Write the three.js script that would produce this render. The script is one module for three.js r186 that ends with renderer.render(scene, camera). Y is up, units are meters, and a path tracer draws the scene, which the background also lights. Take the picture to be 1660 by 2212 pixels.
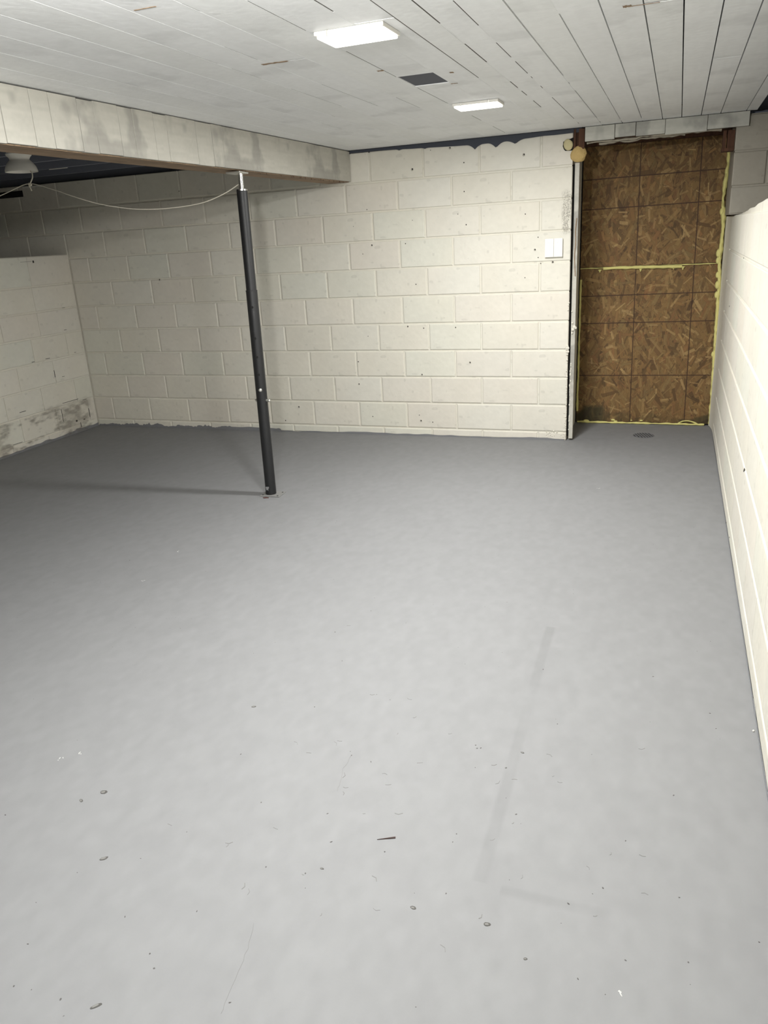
import * as THREE from 'three';
import { RectAreaLightUniformsLib } from 'three/addons/lights/RectAreaLightUniformsLib.js';
import { mergeGeometries } from 'three/addons/utils/BufferGeometryUtils.js';
import { RoundedBoxGeometry } from 'three/addons/geometries/RoundedBoxGeometry.js';
import { ImprovedNoise } from 'three/addons/math/ImprovedNoise.js';

// ---------------------------------------------------------------- camera, light, exposure
const scene = new THREE.Scene();
scene.background = new THREE.Color(0x000000);
const camera = new THREE.PerspectiveCamera(2 * Math.atan(1106 / 1671.87) * 180 / Math.PI, 1660 / 2212, 0.05, 40);
camera.position.set(4.382, 1.4964, 5.7516);
camera.rotation.set(-0.33857, 0.36351, -0.05763, 'YXZ');
const renderer = new THREE.WebGLRenderer({ antialias: true });
renderer.toneMapping = THREE.LinearToneMapping;
renderer.toneMappingExposure = 1.15;
renderer.shadowMap.enabled = true;
renderer.shadowMap.type = THREE.PCFSoftShadowMap;
RectAreaLightUniformsLib.init();
const LAMP_RADIANCE = 450, LAMP_COLOR = 0xfffefb, BULB_CANDELA = 9.5, LAMP_X = 3.39, LAMP_Z = [1.475, 3.135];   // two panels in one row

// ---------------------------------------------------------------- helpers
let seed = 1234567;
const rnd = () => { seed |= 0; seed = seed + 0x6D2B79F5 | 0; let t = Math.imul(seed ^ seed >>> 15, 1 | seed); t = t + Math.imul(t ^ t >>> 7, 61 | t) ^ t; return ((t ^ t >>> 14) >>> 0) / 4294967296; };
const rr = (a, b) => a + (b - a) * rnd();
const perlin = new ImprovedNoise();
const taken = {};
function numbered(n) { taken[n] = (taken[n] ?? -1) + 1; return taken[n] ? n + '_' + String(taken[n]).padStart(3, '0') : n; }
function lit(o) { o.traverse((m) => { if (m.isMesh) { m.castShadow = true; m.receiveShadow = true; } }); return o; }
function part(name, geo, mat, parent) { const m = new THREE.Mesh(geo, mat); m.name = name; parent.add(m); return lit(m); }
function thing(name, label, category, pos = [0, 0, 0], group) {
  const o = new THREE.Group(); o.name = numbered(name); o.position.set(...pos); scene.add(o);
  o.userData = { label, category }; if (group) o.userData.group = group; return o;
}
function single(name, label, category, geo, mat, pos = [0, 0, 0], group) {
  const m = new THREE.Mesh(geo, mat); m.name = numbered(name); m.position.set(...pos); scene.add(m); lit(m);
  m.userData = { label, category }; if (group) m.userData.group = group; return m;
}
function structure(name, label, category, geo, mat) {
  const m = new THREE.Mesh(geo, mat); m.name = name; m.userData = { kind: 'structure', label, category }; scene.add(m); return lit(m);
}
// a box between two corners, uv in metres
function box(x0, x1, y0, y1, z0, z1, uvs = 1) {
  const g = new THREE.BoxGeometry(x1 - x0, y1 - y0, z1 - z0); g.translate((x0 + x1) / 2, (y0 + y1) / 2, (z0 + z1) / 2);
  return metreUV(g, uvs);
}
function metreUV(g, s = 1, ox = 0, oy = 0) {
  const p = g.attributes.position, n = g.attributes.normal, uv = new Float32Array(p.count * 2);
  for (let i = 0; i < p.count; i++) {
    const ax = Math.abs(n.getX(i)), ay = Math.abs(n.getY(i)), az = Math.abs(n.getZ(i));
    let u, v;
    if (az >= ax && az >= ay) { u = p.getX(i); v = p.getY(i); } else if (ax >= ay) { u = p.getZ(i); v = p.getY(i); } else { u = p.getX(i); v = p.getZ(i); }
    uv[2 * i] = u / s + ox; uv[2 * i + 1] = v / s + oy;
  }
  g.setAttribute('uv', new THREE.BufferAttribute(uv, 2)); return g;
}
const merge = (gs) => mergeGeometries(gs.map((g) => { const q = g.index ? g.toNonIndexed() : g; for (const k of Object.keys(q.attributes)) if (!['position', 'normal', 'uv'].includes(k)) q.deleteAttribute(k); return q; }));
// tileable value noise
function tileNoise(cells, sd) {
  const old = seed; seed = sd; const a = new Float32Array(cells * cells).map(() => rnd()); seed = old;
  const sm = (t) => t * t * (3 - 2 * t);
  return (u, v) => {
    let x = u * cells, y = v * cells; const xi = Math.floor(x), yi = Math.floor(y), fx = sm(x - xi), fy = sm(y - yi);
    const g = (i, j) => a[((j % cells) + cells) % cells * cells + ((i % cells) + cells) % cells];
    return (g(xi, yi) * (1 - fx) + g(xi + 1, yi) * fx) * (1 - fy) + (g(xi, yi + 1) * (1 - fx) + g(xi + 1, yi + 1) * fx) * fy;
  };
}
function fbm(base, oct, sd) { const ns = []; for (let o = 0; o < oct; o++) ns.push(tileNoise(base * 2 ** o, sd + o * 77)); return (u, v) => { let s = 0, a = 0.5, t = 0; for (const n of ns) { s += a * n(u, v); t += a; a *= 0.5; } return s / t; }; }
function dataTex(w, h, fn, srgb = true) {
  const d = new Uint8Array(w * h * 4), c = (x) => Math.max(0, Math.min(255, Math.round(x)));
  for (let y = 0; y < h; y++) for (let x = 0; x < w; x++) { const r = fn((x + 0.5) / w, (y + 0.5) / h); const i = 4 * (y * w + x); d[i] = c(r[0]); d[i + 1] = c(r[1]); d[i + 2] = c(r[2]); d[i + 3] = 255; }
  const t = new THREE.DataTexture(d, w, h); t.wrapS = t.wrapT = THREE.RepeatWrapping; t.magFilter = THREE.LinearFilter; t.minFilter = THREE.LinearMipmapLinearFilter; t.generateMipmaps = true;
  if (srgb) t.colorSpace = THREE.SRGBColorSpace; t.needsUpdate = true; return t;
}
const clamp01 = (x) => Math.max(0, Math.min(1, x));
const ramp = (a, b, x) => clamp01((x - a) / (b - a));

// ---------------------------------------------------------------- materials
const nA = fbm(5, 5, 11), nB = fbm(9, 4, 222), nC = fbm(64, 3, 333), nD = fbm(3, 3, 444), nE = fbm(40, 2, 555);
const paintMap = dataTex(768, 768, (u, v) => {
  const a = nA(u, v) - 0.5, tint = nD(u, v) - 0.5, grit = nC(u, v) - 0.5, sp = nE(u, v);
  let k = 1 + 0.05 * a + 0.03 * grit; if (sp > 0.8) k -= 0.05 * ramp(0.8, 0.86, sp);
  return [248 * k + 4 * tint, 247 * k, 243 * k - 4 * tint];
});
const gritBump = dataTex(512, 512, (u, v) => { const x = 128 + 150 * (nC(u, v) - 0.5) + 110 * (nB(u, v) - 0.5); return [x, x, x]; }, false);
const blockTints = [[215, 212, 203], [214, 211, 202], [216, 213, 205], [214, 210, 202], [213, 212, 203]];
const rgb = (r, g, b) => new THREE.Color().setRGB(r / 255, g / 255, b / 255, THREE.SRGBColorSpace);
const blockMats = blockTints.map((t) => new THREE.MeshStandardMaterial({ color: rgb(...t), map: paintMap, bumpMap: gritBump, bumpScale: 0.0022, roughness: 0.62 }));
const mortarMat = new THREE.MeshStandardMaterial({ color: rgb(216, 213, 204), map: paintMap, bumpMap: gritBump, bumpScale: 0.003, roughness: 0.7 });
const nS1 = fbm(4, 5, 901), nS2 = fbm(14, 3, 905), nS3 = tileNoise(90, 909);
const smudgeMap = dataTex(768, 768, (u, v) => {   // white paint brushed thinly over old boards: grey shows through in patches with an edge
  const p = ramp(0.53, 0.60, nS1(u, v)) * (0.55 + 0.45 * nS2(u, v)), st = nS3(u * 0.12, v) - 0.5, k = 1 + 0.05 * st + 0.04 * (nC(u, v) - 0.5);
  return [(243 - 42 * p) * k, (242 - 42 * p) * k, (238 - 40 * p) * k];
});
const claddingMat = new THREE.MeshStandardMaterial({ color: rgb(188, 186, 179), map: smudgeMap, bumpMap: gritBump, bumpScale: 0.0015, roughness: 0.6 });
const ceilMap = dataTex(768, 768, (u, v) => { const k = 1 + 0.05 * (nA(u, v) - 0.5) + 0.015 * (nS3(u, v * 0.06) - 0.5) + 0.03 * (nC(u, v) - 0.5) - 0.05 * ramp(0.62, 0.72, nS1(v, u)); return [246 * k, 246 * k, 245 * k]; });
const ceilTints = [[241, 243, 245], [240, 242, 243], [242, 244, 246]];
const ceilMats = ceilTints.map((t) => new THREE.MeshStandardMaterial({ color: rgb(...t), map: ceilMap, bumpMap: gritBump, bumpScale: 0.001, roughness: 0.55 }));
const woodMap = dataTex(256, 256, (u, v) => { const g = nS3(u, v * 0.05), k = 0.78 + 0.24 * g + 0.16 * (nB(u, v) - 0.5); return [205 * k, 190 * k, 172 * k]; });
const rawWood = new THREE.MeshStandardMaterial({ color: rgb(196, 180, 162), map: woodMap, roughness: 0.85 });
const darkWood = new THREE.MeshStandardMaterial({ color: rgb(112, 82, 66), map: woodMap, roughness: 0.9 });
const joistMat = new THREE.MeshStandardMaterial({ color: rgb(112, 116, 128), roughness: 0.8 });
const subfloorMat = new THREE.MeshStandardMaterial({ color: rgb(104, 107, 117), roughness: 0.85 });
const earthMat = new THREE.MeshStandardMaterial({ color: rgb(66, 60, 52), roughness: 0.95, bumpMap: gritBump, bumpScale: 0.01 });
const gasketMat = new THREE.MeshStandardMaterial({ color: rgb(58, 62, 72), roughness: 0.75 });
const blackPaint = new THREE.MeshPhysicalMaterial({ color: rgb(20, 21, 23), roughness: 0.5, bumpMap: gritBump, bumpScale: 0.0004 });
const holeMat = new THREE.MeshStandardMaterial({ color: rgb(38, 35, 32), roughness: 0.95 });
const chrome = new THREE.MeshStandardMaterial({ color: rgb(225, 225, 222), metalness: 1, roughness: 0.22 });
const zinc = new THREE.MeshStandardMaterial({ color: rgb(206, 205, 198), metalness: 0.85, roughness: 0.38 });
const foamMat = new THREE.MeshStandardMaterial({ color: rgb(214, 206, 132), roughness: 0.8, bumpMap: gritBump, bumpScale: 0.002 });
const foamOldMat = new THREE.MeshStandardMaterial({ color: rgb(184, 158, 104), roughness: 0.9, bumpMap: gritBump, bumpScale: 0.004 });
const foamPaleMat = new THREE.MeshStandardMaterial({ color: rgb(196, 186, 146), roughness: 0.9, bumpMap: gritBump, bumpScale: 0.004 });
const plasticMat = new THREE.MeshPhysicalMaterial({ color: rgb(222, 220, 213), roughness: 0.35 });
const cordMat = new THREE.MeshStandardMaterial({ color: rgb(226, 220, 204), roughness: 0.6 });
const darkGrate = new THREE.MeshStandardMaterial({ color: rgb(78, 76, 74), roughness: 0.6, metalness: 0.4 });
const voidMat = new THREE.MeshStandardMaterial({ color: rgb(24, 23, 22), roughness: 1 });

// ---------------------------------------------------------------- floor
const FX0 = -0.61, FX1 = 4.71, FZ0 = -0.62, FZ1 = 7.2;
const fN1 = fbm(6, 5, 71), fN2 = fbm(24, 3, 72), fN3 = fbm(160, 2, 73);
const floorMap = (() => {
  const W = 1280, H = 1920, cv = document.createElement('canvas'); cv.width = W; cv.height = H;
  return dataTex(W, H, (u, v) => {
    const x = FX0 + u * (FX1 - FX0), z = FZ0 + v * (FZ1 - FZ0);
    let k = 1 + 0.018 * (fN1(u, v) - 0.5) + 0.012 * (fN2(u, v) - 0.5) + 0.05 * (fN3(u, v) - 0.5);
    // residue of an old taped outline
    const wob = 0.01 * (fN2(v, u) - 0.5);
    if (z > 2.95 && z < 4.3) { const d = Math.abs(x - 4.012 - 0.02 * (z - 3.6) - wob); k -= 0.055 * ramp(0.022, 0.012, d) * ramp(0.3, 0.6, fN1(u * 3, v * 3)); }
    if (x > 4.08 && x < 4.4) { const d = Math.abs(z - 4.312 - wob); k -= 0.05 * ramp(0.02, 0.006, d) * ramp(0.35, 0.65, fN1(v * 3, u * 3)); }
    return [245 * k, 246 * k, 248 * k];
  });
})();
const floorBump = dataTex(512, 512, (u, v) => { const x = 128 + 120 * (nB(u, v) - 0.5) + 90 * (nC(u, v) - 0.5); return [x, x, x]; }, false);
floorBump.repeat.set(8, 12);
const floorMat = new THREE.MeshPhysicalMaterial({ color: rgb(127, 127, 127), map: floorMap, bumpMap: floorBump, bumpScale: 0.00008, roughness: 0.72, specularIntensity: 0.6 });
const floorPaint = new THREE.MeshStandardMaterial({ color: rgb(118, 119, 122), roughness: 0.6, bumpMap: gritBump, bumpScale: 0.002 });
const floorGeo = box(FX0 - 0.1, FX1 + 0.1, -0.12, 0, FZ0 - 0.1, FZ1 + 0.1);
{ const p = floorGeo.attributes.position, uv = floorGeo.attributes.uv; for (let i = 0; i < p.count; i++) uv.setXY(i, (p.getX(i) - FX0) / (FX1 - FX0), (p.getZ(i) - FZ0) / (FZ1 - FZ0)); }
const floor = structure('floor', 'grey painted concrete basement floor with chips and specks', 'floor', floorGeo, floorMat);
// an irregular flat flake lying on the floor (thickness t)
function flake(rx, rz, t, n = 9, rough = 0.35, turn = 0) {
  const s = new THREE.Shape(); for (let i = 0; i < n; i++) { const a = i / n * Math.PI * 2, k = 1 - rough * rnd(), x = Math.cos(a) * rx * k, y = Math.sin(a) * rz * k; const X = x * Math.cos(turn) - y * Math.sin(turn), Y = x * Math.sin(turn) + y * Math.cos(turn); i ? s.lineTo(X, Y) : s.moveTo(X, Y); }
  const g = new THREE.ExtrudeGeometry(s, { depth: t, bevelEnabled: false }); g.rotateX(-Math.PI / 2); return g;
}
{ // specks, scuffs and hairline cracks in the paint, too many and too small to pick apart
  const dark = [[3.195, 4.015], [2.672, 4.448], [3.066, 4.778], [3.359, 4.715], [3.397, 4.581], [3.238, 4.646], [3.596, 4.766], [3.391, 4.744], [3.241, 4.868], [3.118, 4.874], [3.312, 3.715], [3.286, 3.407], [3.534, 3.926], [3.603, 3.939], [3.364, 4.195], [3.566, 4.184], [3.619, 4.28], [3.599, 4.398], [3.492, 4.408], [3.955, 4.358], [3.929, 4.159], [3.927, 4.19], [3.767, 4.273], [3.908, 3.785], [3.89, 3.775], [3.898, 3.789], [4.001, 3.857], [4.116, 3.598], [4.021, 3.279], [4.066, 4.042], [4.311, 4.234], [4.374, 4.421], [4.501, 4.387], [4.282, 4.496], [4.353, 4.061], [4.468, 3.848], [4.575, 3.413], [4.59, 3.494], [4.396, 3.231], [4.238, 4.304], [4.483, 4.212], [4.647, 4.29], [2.275, 0.639], [2.227, 1.377], [3.245, 2.989], [1.23, 2.26], [1.812, 2.742], [3.169, 3.202], [2.655, 1.976], [2.367, 1.449], [3.473, 1.429]];
  const gs = dark.map(([x, z]) => flake(rr(0.002, 0.0045), rr(0.0015, 0.003), 0.0006, 7, 0.4, rr(0, 3)).translate(x, 0, z));
  for (let i = 0; i < 260; i++) gs.push(flake(rr(0.0008, 0.0022), rr(0.0006, 0.0016), 0.0005, 6, 0.4, rr(0, 3)).translate(rr(0.2, 4.6), 0, rr(0.4, 5)));
  const line = (pts, w) => { for (let i = 0; i + 1 < pts.length; i++) { const [a, b] = [pts[i], pts[i + 1]], L = Math.hypot(b[0] - a[0], b[1] - a[1]), g = new THREE.BoxGeometry(L, 0.0005, w); g.rotateY(-Math.atan2(b[1] - a[1], b[0] - a[0])); g.translate((a[0] + b[0]) / 2, 0.0003, (a[1] + b[1]) / 2); gs.push(g); } };
  const m = part('paint_speck', merge(gs), new THREE.MeshStandardMaterial({ color: rgb(74, 72, 70), roughness: 0.9 }), floor); m.userData.kind = 'stuff';
  gs.length = 0;
  const crack = (pts) => { const out = []; for (let i = 0; i + 1 < pts.length; i++) for (let k = 0; k < 4; k++) { const t = k / 4; out.push([pts[i][0] * (1 - t) + pts[i + 1][0] * t + rr(-0.002, 0.002), pts[i][1] * (1 - t) + pts[i + 1][1] * t]); } line(out, 0.0007); };
  crack([[3.535, 3.927], [3.534, 3.991], [3.549, 4.053], [3.559, 4.102]]); crack([[3.547, 4.572], [3.567, 4.638], [3.577, 4.697], [3.587, 4.762], [3.593, 4.804]]);
  for (const [x, z] of [[4.396, 4.103], [3.452, 4.277], [3.663, 3.978], [3.689, 4.025], [3.748, 3.904], [3.16, 4.347], [4.406, 4.221], [3.202, 3.136], [2.083, 1.9], [4.035, 3.9], [3.4, 3.95], [3.47, 3.87]]) line([[x - 0.008, z - rr(-0.004, 0.004)], [x, z], [x + 0.008, z + rr(-0.006, 0.006)]], 0.0016);
  for (let i = 0; i < 34; i++) { const x = rr(3.3, 4.4), z = rr(3.5, 4.5), a = rr(0, 3.1), l = rr(0.004, 0.014); line([[x, z], [x + l * Math.cos(a), z + l * Math.sin(a)], [x + 1.7 * l * Math.cos(a + 0.4), z + 1.7 * l * Math.sin(a + 0.4)]], rr(0.0008, 0.0022)); }
  const c = part('hairline_crack', merge(gs), new THREE.MeshStandardMaterial({ color: rgb(106, 105, 104), roughness: 0.8 }), floor); c.userData.kind = 'stuff';
  const ws = [[2.648, 4.194], [2.688, 4.153], [2.047, 2.945], [2.003, 2.578], [4.367, 4.502], [4.02, 1.123]].flatMap(([x, z]) => [0, 1, 2].map(() => flake(rr(0.003, 0.007), rr(0.0015, 0.003), 0.0006, 7, 0.5, rr(0, 3)).translate(x + rr(-0.01, 0.01), 0, z + rr(-0.008, 0.008))));
  const w = part('white_paint_fleck', merge(ws), new THREE.MeshStandardMaterial({ color: rgb(182, 182, 179), roughness: 0.7 }), floor); w.userData.kind = 'stuff';
}

// ---------------------------------------------------------------- block walls
const H = 0.2032, L = 0.4064, Y0 = 0.063, GAP = 0.011;
// a block face: chamfered front at z = 0, body going back to z = -d; w x h with its lower left corner at the origin
const blockCache = new Map();
function blockGeo(w, h, variant, cs = 1) {
  const key = cs + '_' + w.toFixed(3) + '_' + h.toFixed(3) + '_' + variant; if (blockCache.has(key)) return blockCache.get(key);
  const c = Math.min(0.006, h / 5, w / 5), d = 0.03, pos = [], idx = [];
  const ring = (i, z) => { const j = i * cs; pos.push(j, i, z, w - j, i, z, w - j, h - i, z, j, h - i, z); };
  ring(c, 0); ring(c * 0.3, -c * 0.3); ring(0, -c); ring(0, -d);
  idx.push(0, 1, 2, 0, 2, 3);
  for (let r = 0; r < 3; r++) for (let k = 0; k < 4; k++) { const a = r * 4 + k, b = r * 4 + (k + 1) % 4, e = a + 4, f = b + 4; idx.push(a, e, f, a, f, b); }
  idx.push(12, 14, 13, 12, 15, 14);
  let g = new THREE.BufferGeometry(); g.setAttribute('position', new THREE.Float32BufferAttribute(pos, 3)); g.setIndex(idx); g = g.toNonIndexed(); g.computeVertexNormals();
  metreUV(g, 1.7, variant * 0.37, variant * 0.61); blockCache.set(key, g); return g;
}
// lays courses into a wall: edges(k) gives joint positions, place(mesh, s, y) sets the block
function layBlocks(wall, courses, place, mats = blockMats, vgap = GAP) {
  for (const { y0, y1, joints } of courses) for (let i = 0; i + 1 < joints.length; i++) {
    const w = joints[i + 1] - joints[i] - vgap, h = y1 - y0 - GAP; if (w < 0.02 || h < 0.01) continue;
    const v = Math.floor(rnd() * 5), m = part('block', blockGeo(w, h, v, vgap / GAP), mats[Math.floor(rnd() * mats.length)], wall);
    place(m, joints[i] + vgap / 2, y0 + GAP / 2, -rr(0, 0.0014));
  }
}
const XL = -3.2, XR = 6.2, ZF = 7.2, LEDGE = 1.523;
const DOOR0 = 3.684, DOOR1 = 4.675;
// back wall with the doorway
const backCore = merge([box(XL, DOOR0 - 0.004, 0, 2.09, -0.16, -0.008, 1.7), box(-0.61, DOOR0 - 0.004, 0, 2.09, -0.75, -0.16, 1.7)]);
const greyBlockMats = [[160, 155, 145], [156, 151, 141], [164, 159, 149]].map((t) => new THREE.MeshStandardMaterial({ color: rgb(...t), map: paintMap, bumpMap: gritBump, bumpScale: 0.003, roughness: 0.7 }));   // darker grey tint for the blocks right of the doorway
const wallBackRight = structure('wall_back_right', 'grey block wall above the low right wall beside the doorway', 'wall', box(DOOR1 + 0.004, XR, LEDGE, 2.1, -0.75, -0.008, 1.7), greyBlockMats[1]);
const wallBack = structure('wall_back', 'white painted concrete block wall with boarded doorway', 'wall', backCore, mortarMat);
{
  const courses = [], right = [];
  for (let k = -1; k <= 9; k++) {
    const y0 = k < 0 ? 0.0 : Y0 + k * H, half = k % 2 !== 0 ? 0.5 : 0, xmin = k >= 7 ? XL : -0.608;
    let y1 = Y0 + (k + 1) * H; if (k === 9) y1 = 2.102;
    const js = [xmin]; for (let u = -6 + half; u < 9; u += 1) { const x = u * L + (u >= 8 ? 0.02 : 0); if (x > xmin + 0.03 && x < DOOR0 - 0.05) js.push(x); }
    js.push(DOOR0 + GAP / 2); courses.push({ y0, y1, joints: js });
    if (k >= 7) { const j2 = [DOOR1 - GAP / 2]; for (let x = k === 8 ? 4.87 : 5.06; x < XR; x += L) j2.push(x); right.push({ y0: k === 7 ? LEDGE : y0, y1: k === 9 ? 2.1 : y1, joints: j2 }); }
  }
  layBlocks(wallBack, courses, (m, s, y, d) => m.position.set(s, y, d));
  layBlocks(wallBackRight, right, (m, s, y, d) => m.position.set(s, y, d), greyBlockMats);
  // anchor holes and knocks in the paint
  const holes = [[2.08, 1.598], [2.547, 1.614], [2.221, 1.458], [2.143, 1.398], [2.486, 1.456], [2.555, 1.164], [2.197, 1.708], [2.562, 1.955], [2.94, 1.968], [3.359, 1.985], [2.938, 1.781], [2.889, 1.635], [2.948, 1.561], [3.37, 1.606], [2.843, 2.07], [2.701, 2.067], [3.46, 1.45], [3.37, 1.182], [2.477, 0.857], [2.603, 0.842], [2.853, 0.843], [2.96, 0.583], [2.576, 0.49], [3.481, 1.275], [3.565, 1.281], [3.462, 1.315], [3.44, 1.369], [2.146, 0.787], [2.049, 0.589], [2.044, 0.411], [2.145, 0.148], [2.541, 0.168], [2.554, 0.125], [2.649, 0.114], [1.489, 0.215], [1.352, 0.095], [0.6, 1.946], [0.296, 1.277]];
  const hg = [], cg = [];
  for (const [x, y] of holes) { const r = rr(0.0024, 0.0054); const g = new THREE.CylinderGeometry(r, r * 0.8, 0.006, 8); g.rotateX(Math.PI / 2); g.scale(1, rr(0.9, 1.4), 1); hg.push(g.translate(x, y, -0.0018)); if (r > 0.0042) { const t = new THREE.TorusGeometry(r * 1.5, r * 0.45, 5, 10); cg.push(t.translate(x - 0.002, y - 0.002, -0.001)); } }
  const h = part('anchor_hole', merge(hg), holeMat, wallBack); h.userData.kind = 'stuff';
  const cr = part('hole_crumbs', merge(cg), mortarMat, wallBack); cr.userData.kind = 'stuff';
  // crumbling mortar along the doorway end
  const lg = []; const lump = (x, y, z, r) => { const g = new THREE.IcosahedronGeometry(r, 1), p = g.attributes.position; for (let i = 0; i < p.count; i++) { const k = 1 + 0.35 * perlin.noise(p.getX(i) * 90 + x * 31, p.getY(i) * 90 + y * 17, p.getZ(i) * 90); p.setXYZ(i, p.getX(i) * k, p.getY(i) * k, p.getZ(i) * k); } g.computeVertexNormals(); metreUV(g); lg.push(g.translate(x, y, z)); };
  for (const [y, r] of [[0.70, 0.011], [0.685, 0.016], [0.66, 0.013], [0.64, 0.009], [0.6, 0.008], [1.0, 0.008], [0.985, 0.007], [0.95, 0.006], [0.52, 0.007], [0.48, 0.007], [0.27, 0.007], [0.18, 0.006]]) lump(DOOR0 - 0.006 + rr(-0.004, 0.004), y, 0.001, r * 0.9);
  for (let i = 0; i < 26; i++) lump(DOOR0 - rr(0.0, 0.02), rr(0.05, 0.6), 0, rr(0.002, 0.005));
  for (let i = 0; i < 30; i++) lump(DOOR0 - rr(0.0, 0.16), rr(0.02, 0.07), 0, rr(0.002, 0.0055));
  const lm = part('mortar_crumb', merge(lg), mortarMat, wallBack); lm.userData.kind = 'stuff';
}
// solid ledge on the left: low block wall with packed earth behind it
const wallLeft = structure('wall_left', 'low white painted block wall with grimy base left of the post', 'wall', box(XL + 0.02, -0.618, 0, LEDGE - 0.004, -0.005, ZF, 1.7), mortarMat);
{
  const cs = [];
  const first = { '-1': 0.224, 0: 0.09, 1: 0.21, 2: 0.422, 3: 0.21, 4: 0.493, 5: 0.493, 6: 0.486 };
  for (let k = -1; k <= 6; k++) {
    const js = [0.006]; for (let z = first[k]; z < ZF; z += L) js.push(z); js.push(ZF);
    cs.push({ y0: k < 0 ? 0 : Y0 + k * H - (k === 6 ? 0 : 0), y1: k === 6 ? LEDGE : Y0 + (k + 1) * H, joints: js });
  }
  layBlocks(wallLeft, cs, (m, s, y, d) => { m.rotation.y = Math.PI / 2; m.position.set(-0.61 + d, y, 0); m.position.z = s + (m.geometry.boundingBox ?? (m.geometry.computeBoundingBox(), m.geometry.boundingBox)).max.x; }, blockMats, 0.005);
  // dark open joints and chips
  const gs = []; const crack = (z, y, lz, ly) => gs.push(new THREE.BoxGeometry(0.004, ly < 0.007 ? ly * 0.6 : ly, lz < 0.007 ? lz * 0.6 : lz).translate(-0.6105, y, z));
  for (const [z, y, lz, ly] of [[0.30, 0.291, 0.20, 0.005], [0.12, 0.268, 0.05, 0.004], [0.86, 0.318, 0.07, 0.006], [0.43, 0.19, 0.006, 0.11], [0.09, 0.14, 0.005, 0.08], [0.224, 0.06, 0.005, 0.045], [0.425, 0.555, 0.005, 0.06], [0.33, 0.515, 0.03, 0.005], [0.47, 0.693, 0.05, 0.006], [0.64, 0.69, 0.03, 0.006], [0.13, 0.695, 0.02, 0.005], [0.2, 0.9, 0.03, 0.005], [0.17, 1.085, 0.03, 0.004], [0.5, 1.48, 0.12, 0.003], [0.42, 1.477, 0.014, 0.018], [0.27, 0.105, 0.02, 0.016], [0.17, 0.098, 0.02, 0.008], [0.98, 0.08, 0.1, 0.005]]) crack(z, y, lz, ly);
  const c = part('open_joint', merge(gs), holeMat, wallLeft); c.userData.kind = 'stuff';
}
// low wall on the right, in front of the crawl space
const wallRight = structure('wall_right', 'low white painted block wall along the right side', 'wall', box(4.718, XR - 0.02, 0, LEDGE - 0.004, FZ0 - 0.13, ZF, 1.7), mortarMat);
{
  const cs = [];
  for (let k = -1; k <= 6; k++) {
    const y0 = k < 0 ? 0 : Y0 + 0.02 + k * H, y1 = k === 6 ? LEDGE : Y0 + 0.02 + (k + 1) * H, js = [FZ0]; for (let z = (k % 2 ? -0.35 : -0.15); z < ZF; z += L) js.push(z); js.push(ZF);
    cs.push({ y0, y1, joints: js });
  }
  layBlocks(wallRight, cs, (m, s, y, d) => { m.rotation.y = -Math.PI / 2; m.position.set(4.71 - d * 0.3, y, s); }, blockMats, 0.0012);
  const gs = []; for (const [z, y, r] of [[2.254, 0.483, 0.008], [2.24, 0.475, 0.006], [1.626, 0.012, 0.004], [1.885, 0.03, 0.004], [1.1, 1.3, 0.004], [0.3, 0.98, 0.005]]) gs.push(new THREE.IcosahedronGeometry(r, 0).scale(0.3, 1.2, 0.8).translate(4.7095, y, z));
  const c = part('paint_chip_mark', merge(gs), holeMat, wallRight); c.userData.kind = 'stuff';
  // smoothed mortar where the wall runs into the doorway recess
  { const f = new THREE.Shape(); [[4.7135, 0.3], [4.709, 0.45], [4.7, 0.54], [4.689, 0.584], [4.73, 0.584], [4.73, 0.3]].forEach(([x, z], i) => f[i ? 'lineTo' : 'moveTo'](x, z)); const fg = new THREE.ExtrudeGeometry(f, { depth: LEDGE - 0.012, bevelEnabled: false }); fg.rotateX(-Math.PI / 2); metreUV(fg, 1.7); part('mortar_fillet', fg, mortarMat, wallRight).position.y = 0.004; }
  // uneven mortar bed on top of the wall
  const s = new THREE.Shape(); s.moveTo(-0.2, 0); const top = []; for (let z = 0.2; z <= ZF - 0.1; z += 0.05) top.push([z, Math.min(0.06, 0.002 + 0.03 * (z - 0.2)) + 0.006 * perlin.noise(z * 6, 3.3, 1) + (rnd() < 0.08 ? -0.01 : 0)]);
  s.lineTo(ZF - 0.05, 0); for (const [z, y] of top.reverse()) s.lineTo(z, Math.max(0.001, y)); s.closePath();
  const g = new THREE.ExtrudeGeometry(s, { depth: 0.16, bevelEnabled: true, bevelSize: 0.004, bevelThickness: 0.004, bevelSegments: 1 }); g.rotateY(-Math.PI / 2); metreUV(g, 1.7);
  const m = part('mortar_cap', g, mortarMat, wallRight); m.position.set(4.90, LEDGE - 0.003, 0);
}
// the rest of the shell, mostly out of view
structure('wall_front', 'white painted block wall behind the viewer', 'wall', box(XL, XR, 0, 2.36, ZF, ZF + 0.2, 1.7), blockMats[0]);
structure('wall_crawl_left', 'dark foundation wall at the back of the left crawl space', 'wall', box(XL - 0.2, XL, 0, 2.36, -0.75, ZF), earthMat);
structure('wall_crawl_right', 'dark foundation wall at the back of the right crawl space', 'wall', box(XR, XR + 0.2, 0, 2.36, -0.75, ZF), earthMat);
structure('trim_1', 'dark rim boards closing the top of the back wall', 'rim board', merge([box(XL, XR, 2.1, 2.36, -0.75, -0.1), box(XL, XR, -0.1, 2.36, -0.95, -0.75)]), joistMat);
structure('ceiling_subfloor', 'dark subfloor boards above the joists', 'ceiling', box(XL - 0.2, XR + 0.2, 2.36, 2.42, -0.95, ZF + 0.2), subfloorMat);
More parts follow.
